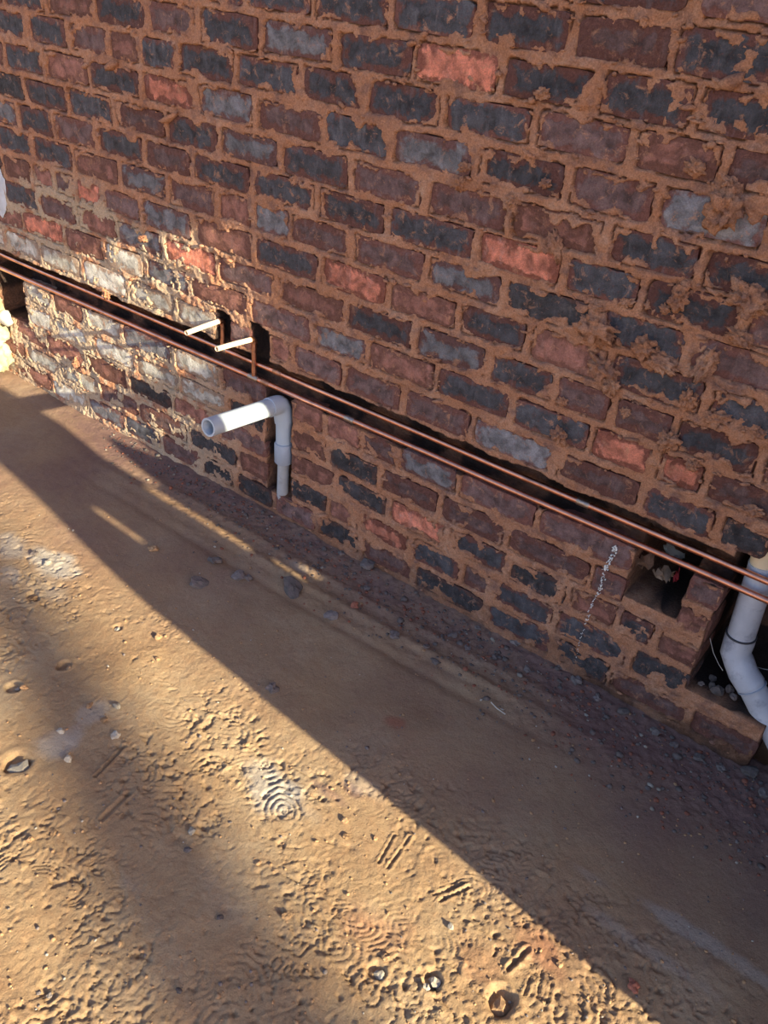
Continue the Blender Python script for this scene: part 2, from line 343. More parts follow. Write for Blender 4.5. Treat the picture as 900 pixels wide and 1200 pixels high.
def brick_mesh(seed, ny=9, nz=5):
    """unit brick: x -1..1, z -1..1, face towards -y; a worn front with rounded arrises"""
    r = np.random.default_rng(seed); bm = bmesh.new(); V = []
    us = np.linspace(-1, 1, ny); vs = np.linspace(-1, 1, nz)
    us = np.sign(us) * (1 - (1 - abs(us)) ** 1.35); vs = np.sign(vs) * (1 - (1 - abs(vs)) ** 1.35)
    # sagging/dented front, depth values are metres
    cx, cz = r.uniform(-.5, .5), r.uniform(-.5, .5)
    for j, v in enumerate(vs):
        row = []
        for i, u in enumerate(us):
            e = (i in (0, ny - 1)) + (j in (0, nz - 1))
            uu, vv = u, v
            if e: uu *= 1 - abs(r.normal(0, .018)); vv *= 1 - abs(r.normal(0, .04))
            if e == 2: uu *= 1 - r.uniform(.015, .05); vv *= 1 - r.uniform(.06, .20)
            y = r.normal(0, .0007) + .0022 * math.exp(-((u - cx) ** 2 + (v - cz) ** 2) * 2)
            if e: y += r.uniform(.001, .0035)
            if e == 2: y += r.uniform(.001, .004)
            row.append(bm.verts.new((uu, y, vv)))
        V.append(row)
    for j in range(nz - 1):
        for i in range(ny - 1): bm.faces.new([V[j][i], V[j][i + 1], V[j + 1][i + 1], V[j + 1][i]])
    ring = V[0] + [V[j][-1] for j in range(1, nz)] + V[-1][-2::-1] + [V[j][0] for j in range(nz - 2, 0, -1)]
    back = [bm.verts.new((v.co.x, .10 * 1.0, v.co.z)) for v in ring]
    for k in range(len(ring)):
        k2 = (k + 1) % len(ring); bm.faces.new([ring[k2], ring[k], back[k], back[k2]])
    bm.faces.new(back)
    bmesh.ops.recalc_face_normals(bm, faces=bm.faces[:])
    me = bpy.data.meshes.new('brick'); bm.to_mesh(me); bm.free()
    for p in me.polygons: p.use_smooth = True
    me.set_sharp_from_angle(angle=math.radians(55))
    return me
BR = {}
for c_ in BM:
    BR[c_] = []
    for k in range(5):
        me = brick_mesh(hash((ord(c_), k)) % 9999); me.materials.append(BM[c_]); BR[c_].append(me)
def visible_area(b):
    cs = [proj(b[i], 0, b[2] + s * b[3]) for i in (0, 1) for s in (-1, 1)]
    xs = [c[0] for c in cs]; ys = [c[1] for c in cs]
    if max(xs) < 0 or min(xs) > 900 or max(ys) < 0 or min(ys) > 1200 or b[2] < 0: return 0
    return (min(max(xs), 900) - max(min(xs), 0)) * (min(max(ys), 1200) - max(min(ys), 0))
vis = sorted([b for b in bricks if visible_area(b) > 0], key=visible_area, reverse=True)[:300]
rest = [b for b in bricks if not any(b is v for v in vis)]
print('BRICKS in view', len(vis), 'rest', len(rest))
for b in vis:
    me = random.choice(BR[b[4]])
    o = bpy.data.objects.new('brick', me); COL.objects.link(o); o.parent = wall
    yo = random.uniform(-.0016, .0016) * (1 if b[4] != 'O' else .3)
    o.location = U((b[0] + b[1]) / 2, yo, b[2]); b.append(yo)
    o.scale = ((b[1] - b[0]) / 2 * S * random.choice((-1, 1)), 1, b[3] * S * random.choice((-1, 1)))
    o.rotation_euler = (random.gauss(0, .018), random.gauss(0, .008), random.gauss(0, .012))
bm = bmesh.new()
tm = {c_: i for i, c_ in enumerate(BM)}
for b in rest:
    me = random.choice(BR[b[4]]); n0 = len(bm.verts); f0 = len(bm.faces); bm.from_mesh(me); bm.verts.ensure_lookup_table(); bm.faces.ensure_lookup_table()
    bmesh.ops.transform(bm, matrix=Matrix.Translation(U((b[0] + b[1]) / 2, 0, b[2])) @ Matrix.Diagonal(((b[1] - b[0]) / 2 * S, 1, b[3] * S, 1)), verts=bm.verts[n0:])
    for f in bm.faces[f0:]: f.material_index = tm[b[4]]
o = from_bm('brickwork', bm, None, wall); tag(o, kind='stuff')
for c_ in BM: o.data.materials.append(BM[c_])

# mortar: a height field between, around and behind the bricks (metres, + is out of the wall)
DX = .0032
gx = np.arange(-2.0 * S, .16 * S, DX); gz = np.arange(-.03 * S, 1.02 * S, DX)
GX, GZ = np.meshgrid(gx, gz); GX = GX.astype(np.float32); GZ = GZ.astype(np.float32)
wx = (fbm(GX, GZ, 45, 3) - .5) * .012; wz = (fbm(GX + 50, GZ, 45, 3) - .5) * .012
WX = GX + wx; WZ = GZ + wz
SD = np.full(GX.shape, .02, np.float32)
for b in bricks:
    x0, x1, z0, z1 = b[0] * S, b[1] * S, (b[2] - b[3]) * S, (b[2] + b[3]) * S
    i0, i1 = np.searchsorted(gx, [x0 - .03, x1 + .03]); j0, j1 = np.searchsorted(gz, [z0 - .03, z1 + .03])
    if i0 >= i1 or j0 >= j1: continue
    X = WX[j0:j1, i0:i1]; Z = WZ[j0:j1, i0:i1]
    dx = np.abs(X - (x0 + x1) / 2) - (x1 - x0) / 2 + .004; dz = np.abs(Z - (z0 + z1) / 2) - (z1 - z0) / 2 + .004
    d = np.minimum(np.maximum(dx, dz), 0) + np.hypot(np.maximum(dx, 0), np.maximum(dz, 0)) - .004
    SD[j0:j1, i0:i1] = np.minimum(SD[j0:j1, i0:i1], d)
ux = GX / S; uz = GZ / S
lump = fbm(GX, GZ, 14, 4); fine = fbm(GX, GZ, 90, 3); smear = fbm(GX + 7, GZ + 3, 20, 4, .6)
hgt = .0005 + (lump - .5) * .018 + (fine - .5) * .006
right = sstep(-.75, -.25, ux) * sstep(.38, .5, uz)                 # heavier squeezed-out mortar at the upper right
hgt = hgt + right * (fbm(GX + 3, GZ + 9, 30, 3) - .42) * .014
low = sstep(.02, -.06, uz - .27)                                   # sandy, more smeared courses below the chase
leftpale = sstep(-.95, -1.25, ux) * sstep(.56, .46, uz + (fbm(GX, GZ, 6, 3) - .5) * .12)  # painted sunlight: paler mortar over the lower left patch
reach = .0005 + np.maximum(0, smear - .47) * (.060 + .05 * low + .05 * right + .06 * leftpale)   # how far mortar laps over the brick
t = sstep(-reach - .004, -reach, SD)
H_ = hgt * t + (1 - t) * (-.016)
H_ = np.where((SD < 0), np.minimum(H_, .0035 + .02 * np.maximum(0, smear - .5) - .016 * (1 - t)), H_)
# shrinkage cracks where mortar meets brick
crack = sstep(.0022, .0006, np.abs(SD + .0005)) * sstep(.47, .53, fbm(GX + 20, GZ, 16, 3))
H_ = H_ - crack * .018
# cuts
dirt_shade = np.zeros(GX.shape + (4,), np.float32); dirt_shade[..., 3] = 1
wob = (fbm(GX + 1, GZ + 5, 16, 4) - .5) * .022
wob2 = (fbm(GX + 31, GZ + 5, 10, 3) - .5) * .014
def cut(x0, x1, z0, z1, depth, rough=.03, soft=.003):
    global H_
    ins = np.minimum(np.minimum(ux - x0 + wob * .35, x1 - ux + wob * .3), np.minimum(uz - z0 + wob2 * .4, z1 - uz + wob * .55))
    k = sstep(-soft * .5, soft, ins)
    H_ = H_ * (1 - k) + k * (-depth + (fbm(GX + 9, GZ, 22, 4) - .5) * rough)
    dirt_shade[..., 0] = np.maximum(dirt_shade[..., 0], sstep(-soft * 1.2, -soft * .2, ins) * (.70 + .30 * sstep(.35, .6, fbm(GX, GZ, 12, 3))))  # shade of the recess painted into the colour
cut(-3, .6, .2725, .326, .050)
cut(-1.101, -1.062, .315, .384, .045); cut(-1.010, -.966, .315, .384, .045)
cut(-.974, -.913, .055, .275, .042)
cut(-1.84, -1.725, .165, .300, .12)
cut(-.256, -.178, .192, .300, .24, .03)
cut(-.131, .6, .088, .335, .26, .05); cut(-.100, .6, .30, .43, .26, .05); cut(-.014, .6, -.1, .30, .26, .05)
base = sstep(.07, -.01, uz + (lump - .5) * .1)
dirt_shade[..., 0] = np.maximum(dirt_shade[..., 0], base * (.5 + .35 * sstep(-.4, -.2, ux)) * sstep(-1.3, -.9, ux))
dirt_shade[..., 1] = leftpale * .75 * sstep(.3, .5, smear) * np.clip(1 - dirt_shade[..., 0] * 1.6, 0, 1)
P = np.stack([GX, -H_, GZ], -1)
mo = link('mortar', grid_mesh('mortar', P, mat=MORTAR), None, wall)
set_color(mo.data, 'dirt_shade', dirt_shade)
# plain masonry behind and beyond the modelled field
bm = bmesh.new()
def box(bm, a, b):
    a, b = Vector(a), Vector(b)
    vs = [bm.verts.new((x, y, z)) for x in (a.x, b.x) for y in (a.y, b.y) for z in (a.z, b.z)]
    for f in ((0, 1, 3, 2), (4, 6, 7, 5), (0, 4, 5, 1), (2, 3, 7, 6), (0, 2, 6, 4), (1, 5, 7, 3)): bm.faces.new([vs[i] for i in f])
box(bm, U(-3.2, .015, -.05), U(-2.0, .13, 2.2)); box(bm, U(-2.0, .015, 1.02), U(1.2, .13, 2.2)); box(bm, U(.16, .015, -.05), U(1.2, .13, 1.02))
box(bm, U(-2.0, .19, -.05), U(1.2, .20, 2.2))
from_bm('backing', bm, MORTAR, wall, False)
bd = wall.children[-1] if wall.children else None

# lumps of mortar standing proud of the joints
def blob_mesh(seed, sub=3, rough=.35, freq=3.0):
    from mathutils import noise as mn
    bm = bmesh.new(); bmesh.ops.create_icosphere(bm, subdivisions=sub, radius=1)
    off = Vector((seed * 3.7, seed * 1.3, seed * 2.1))
    for v in bm.verts:
        n = mn.fractal(v.co * freq * .5 + off, .9, 2.2, 4) * rough + mn.noise(v.co * freq * 1.8 + off) * rough * .35
        v.co *= 1 + n
    me = bpy.data.meshes.new('blob'); bm.to_mesh(me); bm.free()
    for p in me.polygons: p.use_smooth = True
    return me
def unproj(px, y=0.0):
    d = R @ np.array([px[0] - 450, px[1] - 600, F_PX]); t_ = (1 + y) / d[1]; return d[0] * t_, y, H + d[2] * t_
def unproj_g(px, z=0.0):
    d = R @ np.array([px[0] - 450, px[1] - 600, F_PX]); t_ = (z - H) / d[2]; return d[0] * t_, -1 + d[1] * t_, z
lumps = [(700,385,24,17),(755,408,13,12),(775,425,17,11),(708,432,16,12),(716,452,9,10),(878,352,21,17),(868,395,16,9),(828,428,10,22),
         (796,350,10,16),(656,510,9,10),(784,515,12,14),(808,468,10,12),(840,490,14,9),(850,245,20,24),(815,197,11,10),(858,217,12,8),
         (652,288,7,17),(636,110,9,6),(734,482,6,6),(888,508,7,7),(870,503,5,5),(884,598,11,6),(780,362,6,6),(735,355,9,6),(640,215,6,5),
         (545,195,8,6),(600,235,6,8),(700,360,8,6),(812,545,7,6),(660,470,6,5),(540,215,6,7),(90,425,5,6),(125,345,5,5),(168,280,6,4)]
for k, (px, py, w_, h_) in enumerate(lumps):
    x, _, z = unproj((px, py)); me = blob_mesh(k + 3, 4, .75, 4.6); me.name = 'mortar_lump'
    o = link('mortar_lump', me, MORTAR, wall); o.location = U(x, -.001, z)
    pxs = F_PX / proj(x, 0, z)[2]
    o.scale = (w_ / pxs * S * 1.0, min(w_, h_) / pxs * S * .85, h_ / pxs * S * .95)
    o.rotation_euler = (random.uniform(-.2, .2), random.uniform(-.5, .5), random.uniform(-.3, .3))
# loose mortar tongues and crumbs along the joints, too many and too small to pick apart
bm = bmesh.new(); cr = [blob_mesh(90 + i, 1, .5, 3) for i in range(6)]
for k in range(1500):
    b = random.choice(vis); side = random.random()
    x = random.uniform(b[0], b[1]); z = b[2] + random.choice((-1, 1)) * (b[3] + random.uniform(-.002, .004))
    if side < .25: x = random.choice((b[0], b[1])) + random.uniform(-.003, .003); z = b[2] + random.uniform(-1, 1) * b[3]
    if any(a - .004 < x < b_ + .004 and z0 - .004 < z < z1 + .004 for (a, b_, z0, z1) in CUTS): continue
    if random.random() > .45 + .55 * (x > -.75) * (z > .33): continue
    s_ = random.lognormvariate(-5.75, .45); n0 = len(bm.verts); bm.from_mesh(random.choice(cr)); bm.verts.ensure_lookup_table()
    bmesh.ops.transform(bm, matrix=Matrix.Translation(U(x, -.0005, z)) @ Matrix.Rotation(random.uniform(-.5, .5), 4, 'Y') @ Matrix.Diagonal((s_ * random.uniform(1, 3.0), s_, s_ * random.uniform(.6, 1.1), 1)), verts=bm.verts[n0:])
tag(from_bm('mortar_crumb', bm, MORTAR, wall), kind='stuff')
# brick noses of the cut edge: rough ends standing in the chase on its lower lip
# pale plaster patch at the far left edge of the wall
x, _, z = unproj((-4, 222)); me = blob_mesh(61, 4, .35, 3)
PLASTER = plain('pale_plaster', (.55, .57, .62), .9, .2, 0, .12, 30, .002)
o = link('plaster_patch', me, PLASTER, wall); o.location = U(x, 0, z); o.scale = (.030 * S, .004 * S, .050 * S); o['label'] = 'pale grey plaster patch'
o.rotation_euler = (0, .25, 0)
# white drip line
WHITE = plain('white_drips', (.80, .78, .74), .9, .2)
bm = bmesh.new(); dm = blob_mesh(71, 1, .3, 3)
pl = [(721, 641), (716, 655), (709, 668), (705, 682), (703, 692), (696, 702), (691, 714), (687, 728), (682, 742), (678, 758), (674, 775)]
for i in range(150):
    t_ = random.random() ** 1.5 * (len(pl) - 1); a = int(t_); f = t_ - a; a2 = min(a + 1, len(pl) - 1)
    px = (pl[a][0] * (1 - f) + pl[a2][0] * f + random.gauss(0, 1.6 - .12 * a), pl[a][1] * (1 - f) + pl[a2][1] * f + random.gauss(0, 1))
    x, _, z = unproj(px, -.002); s_ = random.uniform(.0005, .0011) * S * (1.2 - .07 * a); n0 = len(bm.verts); bm.from_mesh(dm); bm.verts.ensure_lookup_table()
    bmesh.ops.transform(bm, matrix=Matrix.Translation(U(x, -.002, z)) @ Matrix.Diagonal((s_, s_ * 2.2, s_ * 1.4, 1)), verts=bm.verts[n0:])
tag(from_bm('paint_drip', bm, WHITE, wall), 'dotted line of white drips', kind='stuff')

# ------------------------------------------------------------------ the ground
GD = .0034
fx = np.arange(-2.05 * S, .45 * S, GD); fy = np.arange(-1.02 * S, .03 * S, GD)
FX, FY = np.meshgrid(fx, fy); FX = FX.astype(np.float32); FY = FY.astype(np.float32)
u_ = FX / S; v_ = FY / S
G = (fbm(FX, FY, 2.2, 3) - .5) * .022 + (fbm(FX + 4, FY, 11, 4) - .5) * .006
shade = sstep(-.50, -.25, v_ + (fbm(FX, FY, 5, 3) - .5) * .12 + (u_ + .9) * .05)       # shaded strip by the wall, its darker red tint painted in
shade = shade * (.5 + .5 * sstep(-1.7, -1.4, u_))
# shoe prints
PR = np.zeros_like(G); 
def stamp(cx, cy, ang, ln, wd, kind, depth):
    i0, i1 = np.searchsorted(fx, [cx - ln, cx + ln]); j0, j1 = np.searchsorted(fy, [cy - ln, cy + ln])
    if i1 - i0 < 4 or j1 - j0 < 4: return
    X = FX[j0:j1, i0:i1] - cx; Y = FY[j0:j1, i0:i1] - cy
    a = X * math.cos(ang) + Y * math.sin(ang); b = -X * math.sin(ang) + Y * math.cos(ang)
    wv = (fbm(FX[j0:j1, i0:i1], FY[j0:j1, i0:i1], 22, 3) - .5) * .016; a = a + wv; b = b - wv * .7
    wid = wd * (1 - .28 * np.exp(-((a / ln * 2 + .15) / .28) ** 2))
    m_ = np.clip(1 - np.maximum(np.abs(a) / (ln * .5), np.abs(b) / (wid * .5)), 0, 1); msk = sstep(0, .16, m_)
    p = .0155 if kind != 2 else .0135
    if kind == 0:       # rings under ball and heel
        r1 = np.hypot(a - ln * .22, b * 1.25); r2 = np.hypot(a + ln * .30, b * 1.15); r = np.where(a > -ln * .04, r1, r2)
        pat = .5 + .5 * np.cos(r / p * 2 * math.pi)
    elif kind == 1:     # cross lugs
        pat = np.where(np.abs(b) < wd * .16, .5 + .5 * np.cos(a / (p * 1.1) * 2 * math.pi), .5 + .5 * np.cos((a + np.abs(b) * .7) / (p * 1.5) * 2 * math.pi))
    else:               # arcs following the toe and heel
        r = np.hypot(a - ln * .08, b * 1.7); pat = .5 + .5 * np.cos(r / p * 2 * math.pi)
    part = sstep(.46, .56, fbm(FX[j0:j1, i0:i1] + cx * 9, FY[j0:j1, i0:i1], 17, 3))
    val = -depth * (.30 + .9 * sstep(.62, .90, pat)) * msk
    k = msk * part
    PR[j0:j1, i0:i1] = PR[j0:j1, i0:i1] * (1 - k) + val * k
r2 = random.Random(5)
for k in range(120):
    px = (r2.uniform(-80, 760), r2.uniform(600, 1260)); x, y, _ = unproj_g(px)
    if y > -.30: continue
    stamp(x * S, y * S, r2.choice((r2.uniform(-.5, .5), r2.uniform(2.6, 3.6), r2.uniform(0, 6.28))), r2.uniform(.24, .29), r2.uniform(.09, .105), r2.choice((0, 1, 1, 2)), r2.uniform(.0028, .0048))
for (px, py, an, kd, dp) in [(545,1060,.9,0,.0075),(470,1085,.2,2,.006),(320,915,2.6,0,.008),(240,935,2.2,0,.006),(175,830,.4,0,.004),(40,1030,.5,2,.006),(735,1070,.3,0,.0055),
                         (100,735,1.2,1,.006),(330,1080,1.7,1,.005),(180,1065,1.0,0,.004),(400,1070,.2,2,.006),(700,1150,1.2,1,.006),(620,1180,.4,1,.006),(310,870,.3,0,.006)]:
    x, y, _ = unproj_g((px, py)); stamp(x * S, y * S, an, .27, .10, kd, dp)
for k in range(26):
    px = (r2.uniform(250, 880), r2.uniform(720, 1180)); x, y, _ = unproj_g(px)
    if y < -.17: stamp(x * S, y * S, r2.uniform(0, 6.28), .27, .10, r2.choice((0, 2)), r2.uniform(.001, .0025))
fade = sstep(-.26, -.40, v_) * (.25 + .75 * sstep(.38, .55, fbm(FX + 2, FY + 8, 3.2, 3)))
G = G + PR * fade * .62
# torn crust, scuffs and small clods in the walked-on sand
cl = fbm(FX + 11, FY, 55, 4, .6); G = G + fade * (np.maximum(0, cl - .62) * .022 - np.maximum(0, .36 - cl) * .050)
rid = 1 - np.abs(fbm(FX + 5, FY + 2, 24, 3) * 2 - 1); G = G + fade * (sstep(.93, 1.0, rid)) * sstep(.45, .55, fbm(FX + 1, FY + 7, 12, 3)) * -.0050
G = G + sstep(-.22, -.05, v_) * (fbm(FX, FY, 60, 3) - .5) * .009 * sstep(-1.5, -1.0, u_)
G = G + sstep(-.05, 0, v_) * .010 * (fbm(FX, FY, 12, 3)) * sstep(.1, -.4, u_)                       # debris heaped to the wall
# long low tyre-like ridges that run with the wall in the dusty strip
for (cy, am) in ((-.105, .008), (-.065, .006), (-.15, -.005)):
    G = G + am * np.exp(-((v_ - cy - .012 * np.sin(u_ * 3.1) - (u_ + .6) * .03) / .010) ** 2) * sstep(-1.5, -1.0, u_) * sstep(-.1, -.45, u_)
fine_g = fbm(FX, FY, 40, 2)
def dimple(px, rx, dep, rim=.12):
    global G
    x, y, _ = unproj_g(px); d = np.hypot((FX - x * S), (FY - y * S)) / rx
    G = G - dep * sstep(1.05, .7, d + (fine_g - .5) * .7) + dep * rim * np.exp(-((d - 1.3) / .25) ** 2)
dimple((20, 893), .034, .016); dimple((74, 779), .018, .012); dimple((586, 1175), .030, .016); dimple((440, 1138), .018, .010); dimple((505, 1148), .020, .010)
dimple((38, 697), .02, .010); dimple((138, 735), .014, .009); dimple((15, 805), .02, .011)
# drag marks
def scratch(p0, p1, wd, dep):
    global G
    a = unproj_g(p0); b = unproj_g(p1); ax, ay = a[0] * S, a[1] * S; dx, dy = b[0] * S - ax, b[1] * S - ay; L = dx * dx + dy * dy
    t_ = np.clip(((FX - ax) * dx + (FY - ay) * dy) / L, 0, 1); d = np.hypot(FX - ax - t_ * dx, FY - ay - t_ * dy) + (fine_g - .5) * .004
    G = G + np.where(d < wd * 2.2, -dep * np.exp(-(d / wd) ** 2) + dep * .5 * np.exp(-((d - wd * 1.5) / wd) ** 2), 0)
for s_ in [((112,910),(146,873),.0042,.007),((444,1010),(462,978),.0034,.005),((455,1016),(480,980),.0034,.005),((508,1048),(545,1033),.003,.004),((515,1055),(552,1037),.0034,.005),
           ((622,1145),(615,1165),.003,.005),((634,1148),(630,1168),.003,.004),((596,1135),(618,1112),.0055,.009),((647,1152),(642,1175),.003,.004),((120,960),(150,930),.006,.005)]: scratch(*s_)
gd = np.zeros(FX.shape + (4,), np.float32); gd[..., 3] = 1
big = fbm(FX + 1, FY + 1, 6, 4)
gd[..., 0] = np.clip(shade * (.26 + .28 * sstep(-.7, -1.3, u_) + .50 * sstep(-.13, -.02, v_) + .5 * (big - .5)) * (.75 + .5 * fbm(FX, FY, 50, 3)) + .55 * sstep(-.45, -.05, u_) * sstep(-.35, -.1, v_), 0, .92)  # painted ground shade together with debris colour near the wall
def patch(px, rx, ry, ch, am, sharp=.25):
    x, y, _ = unproj_g(px); d = np.hypot((u_ - x) / rx, (v_ - y) / ry) + (fbm(FX + 3, FY + 1, 14, 4) - .5) * 1.3
    gd[..., ch] = np.maximum(gd[..., ch], am * sstep(1, sharp, d))
for a in [((62,660),.07,.035,1,.75),((10,640),.05,.03,1,.55),((75,870),.035,.035,1,.55),((325,928),.07,.035,1,.7),((430,925),.05,.02,1,.3),((108,835),.03,.03,1,.35),((150,1035),.03,.02,1,.3),
          ((815,1095),.10,.012,1,.40),((850,1120),.08,.012,1,.35),((770,1120),.10,.012,1,.28),((690,1025),.04,.01,1,.2),((350,665),.03,.01,1,.3),((60,690),.05,.03,1,.3),((8,672),.03,.03,1,.5),
          ((430,1085),.06,.05,2,.35),((640,1120),.05,.03,2,.4),((463,848),.025,.015,2,.6),((560,1130),.05,.03,2,.2),((380,925),.05,.012,0,.6),((415,928),.03,.012,0,.7)]: patch(*a)
P = np.stack([FX, FY, G], -1)
ground = empty('floor'); tag(ground, 'sandy building-site ground with shoe prints and cinder dust', kind='structure')
g = link('trodden_earth', grid_mesh('trodden_earth', P, mat=SOIL), None, ground); set_color(g.data, 'dirt_shade', gd)
# plain ground farther out, meeting the detailed field a little below its surface
bm = bmesh.new()
def quad(x0, y0, x1, y1, z=-.006):
    bm.faces.new([bm.verts.new((x0 * S, y0 * S, z)), bm.verts.new((x1 * S, y0 * S, z)), bm.verts.new((x1 * S, y1 * S, z)), bm.verts.new((x0 * S, y1 * S, z))])
quad(-25, -25, 25, -1.015); quad(-25, -1.015, -2.045, .14); quad(.445, -1.015, 25, .14); quad(-2.045, .0, .445, .3, -.03)
from_bm('far_earth', bm, SOIL, ground, False)
def gh(x, y):
    i = min(max(int((x * S - fx[0]) / GD), 0), len(fx) - 1); j = min(max(int((y * S - fy[0]) / GD), 0), len(fy) - 1); return float(G[j, i])

# gravel and crumbs too many to count
def scatter(name, n, mats, fn, seed):
    rr = random.Random(seed); bm = bmesh.new(); shapes = [blob_mesh(200 + seed + i, 1, .45, 2.5) for i in range(7)]
    for i in range(n):
        px, s_ = fn(rr); x, y, _ = unproj_g(px)
        if y > -.004 or x < -2 or x > .42: continue
        n0 = len(bm.verts); f0 = len(bm.faces); bm.from_mesh(rr.choice(shapes)); bm.verts.ensure_lookup_table(); bm.faces.ensure_lookup_table()
        M_ = Matrix.Translation((x * S, y * S, gh(x, y) + s_ * .25)) @ Matrix.Rotation(rr.uniform(0, 6.28), 4, 'Z') @ Matrix.Rotation(rr.uniform(-.4, .4), 4, 'X') @ Matrix.Diagonal((s_ * rr.uniform(.8, 1.5), s_, s_ * rr.uniform(.4, .8), 1))
        bmesh.ops.transform(bm, matrix=M_, verts=bm.verts[n0:])
        k = rr.choices(range(len(mats)), [m_[1] for m_ in mats])[0]
        for f in bm.faces[f0:]: f.material_index = k
    o = from_bm(name, bm, None, None, False)
    for m_ in mats: o.data.materials.append(m_[0])
    return o
def near_wall(rr):
    t_ = rr.random(); x = 120 + t_ * 780; base_y = 432 + .535 * x
    return (x, base_y + 4 + abs(rr.gauss(0, 1)) * (14 + 50 * t_)), rr.lognormvariate(-5.75, .42)
tag(scatter('gravel', 1500, [(DARK, 6), (REDST, 3), (PALE, .5)], near_wall, 1), 'dark crushed brick gravel strewn along the foot of the brick wall', 'gravel', kind='stuff')
def sandy(rr):
    return (rr.uniform(-20, 900), rr.uniform(600, 1230)), rr.lognormvariate(-6.1, .4)
tag(scatter('grit', 1100, [(SANDST, 6), (DARK, 2), (PALE, .8)], sandy, 2), 'tiny grit and crumbs scattered over the trodden sand', 'grit', kind='stuff')

# single stones
STM = {'p': PALE, 'd': DARK, 'r': REDST, 's': SANDST}
shapes = {k: [] for k in STM}
for k in STM:
    for i in range(3):
        me = blob_mesh(300 + i * 7 + ord(k), 2, .6, 2.4); me.name = 'stone'; me.materials.append(STM[k]); shapes[k].append(me)
        me.polygons.foreach_set('use_smooth', np.zeros(len(me.polygons), bool))
TENTH = ['left edge', 'one tenth', 'two tenths', 'three tenths', 'four tenths', 'halfway', 'six tenths', 'seven tenths', 'eight tenths', 'nine tenths', 'fully']
used_labels = {}
def place_label(what, px):
    a, b = round(px[0] / 90), round(px[1] / 120)
    t = '%s, %s %sand %s down the photo' % (what, TENTH[a], 'across ' if a else '', TENTH[b]); t = t.replace('halfway across and', 'mid-width,'); used_labels[t] = used_labels.get(t, 0) + 1
    return t
def stone(px, r_px, col, label, group=None, flat=.6, cat='stone', z=None, name='stone'):
    x, y, _ = unproj_g(px); d = proj(x, y, 0)[2]; r_ = r_px / F_PX * d * S
    o = bpy.data.objects.new(name, random.choice(shapes[col])); COL.objects.link(o)
    o.location = (x * S, y * S, (gh(x, y) if z is None else z) + r_ * flat * .45); o.scale = (r_ * random.uniform(.9, 1.2), r_ * random.uniform(.8, 1), r_ * flat)
    o.rotation_euler = (random.uniform(-.3, .3), random.uniform(-.3, .3), random.uniform(0, 6.3))
    tag(o, label, cat, group); return o
stone((22, 897), 11, 'p', 'pale stone with a rusty top bedded in a hollow at the left edge', flat=.55)
stone((586, 1177), 10, 's', 'sand-coloured clod in the torn hollow near the bottom edge')
stone((80, 783), 6, 's', 'buff pebble in the square hollow in the upper left sand')
stone((445, 1141), 7, 'p', 'blue-grey pebble in a hollow, nearest the bottom of the sand in the middle')
stone((509, 1149), 7, 'p', 'pale pebble just right of the blue-grey pebble in the bottom sand')
stone((742, 1155), 8, 'r', 'dark red brick chip lying alone in the shade at lower right', flat=.45)
stone((343, 691), 13, 'd', 'largest dark flat stone of the shaded ground, below the waste pipe', flat=.4)
stone((252, 658), 9, 'd', 'dark flat stone above left of the largest dark stone', flat=.45)
stone((234, 684), 10, 'd', 'dark jagged stone nearest the shadow edge left of the largest dark stone', flat=.4)
stone((280, 675), 9, 'd', 'dark stone beside a round grey pebble between the flat dark stones', flat=.45)
stone((291, 677), 5, 'd', 'round grey pebble touching the dark stone in the shade')
stone((319, 808), 7, 'd', 'rounded dark stone sitting on the shadow edge in the middle')
stone((415, 712), 5, 'r', 'small dull red pebble in the middle of the shaded ground')
stone((388, 722), 8, 'd', 'dark crumbled stone in the shade right of the largest dark stone', flat=.4)
stone((463, 747), 7, 'd', 'dark flat chip by the ridge below the red bricks', flat=.35)
stone((430, 665), 10, 'd', 'grey flat stone lying against the foot of the brick wall', flat=.5)
stone((180, 644), 6, 's', 'round brown pebble in the shade beside a pale light spot')
stone((878, 905), 9, 'd', 'dark stone at the right edge below the white drain pipe')
stone((895, 930), 7, 'd', 'dark pebble at the right edge, lowest of those there')
grp = 'small dark stones strewn along the foot of the brick wall'
for (px, py, r_) in sorted([(462,655,4),(505,672,5),(520,690,5),(545,706,4),(572,722,5),(590,742,6),(604,756,6),(560,738,4),(640,768,6),(655,782,5),(618,785,5),(675,800,6),(700,820,5),(730,835,6),
                     (768,858,6),(790,872,5),(820,888,6),(845,900,5),(660,760,4),(685,782,4),(530,745,5),(510,776,5),(500,760,4),(548,760,4),(580,770,4),(430,690,4),(400,650,4),(380,645,4)], key=lambda q: q[1]):
    stone((px, py), r_, random.choice('dd'), place_label('dark stone by the wall', (px, py)), grp)
grp = 'small pebbles on the sunlit sand'
for (px, py, r_, c_) in sorted([(38,698,5,'s'),(138,736,4,'p'),(185,747,4,'s'),(185,773,3,'s'),(28,806,4,'s'),(20,804,3,'p'),(105,828,4,'s'),(137,829,5,'p'),(122,845,4,'s'),(72,858,4,'p'),(80,890,5,'p'),
                         (136,862,5,'p'),(289,872,4,'s'),(36,985,4,'s'),(62,977,4,'s'),(225,972,5,'p'),(404,962,4,'s'),(406,980,4,'s'),(440,983,3,'s'),(335,1073,5,'s'),(500,1158,4,'p'),(528,1085,4,'p'),
                         (452,1122,5,'s'),(220,995,4,'d'),(46,1165,3,'d'),(58,1168,3,'d'),(210,1162,4,'d'),(258,1075,4,'d'),(656,1130,4,'s'),(40,650,4,'d'),(56,660,5,'p')], key=lambda q: q[1]):
    stone((px, py), r_, c_, place_label({'s': 'sandy', 'p': 'pale', 'd': 'dark'}[c_] + ' pebble on sunlit sand', (px, py)), grp)
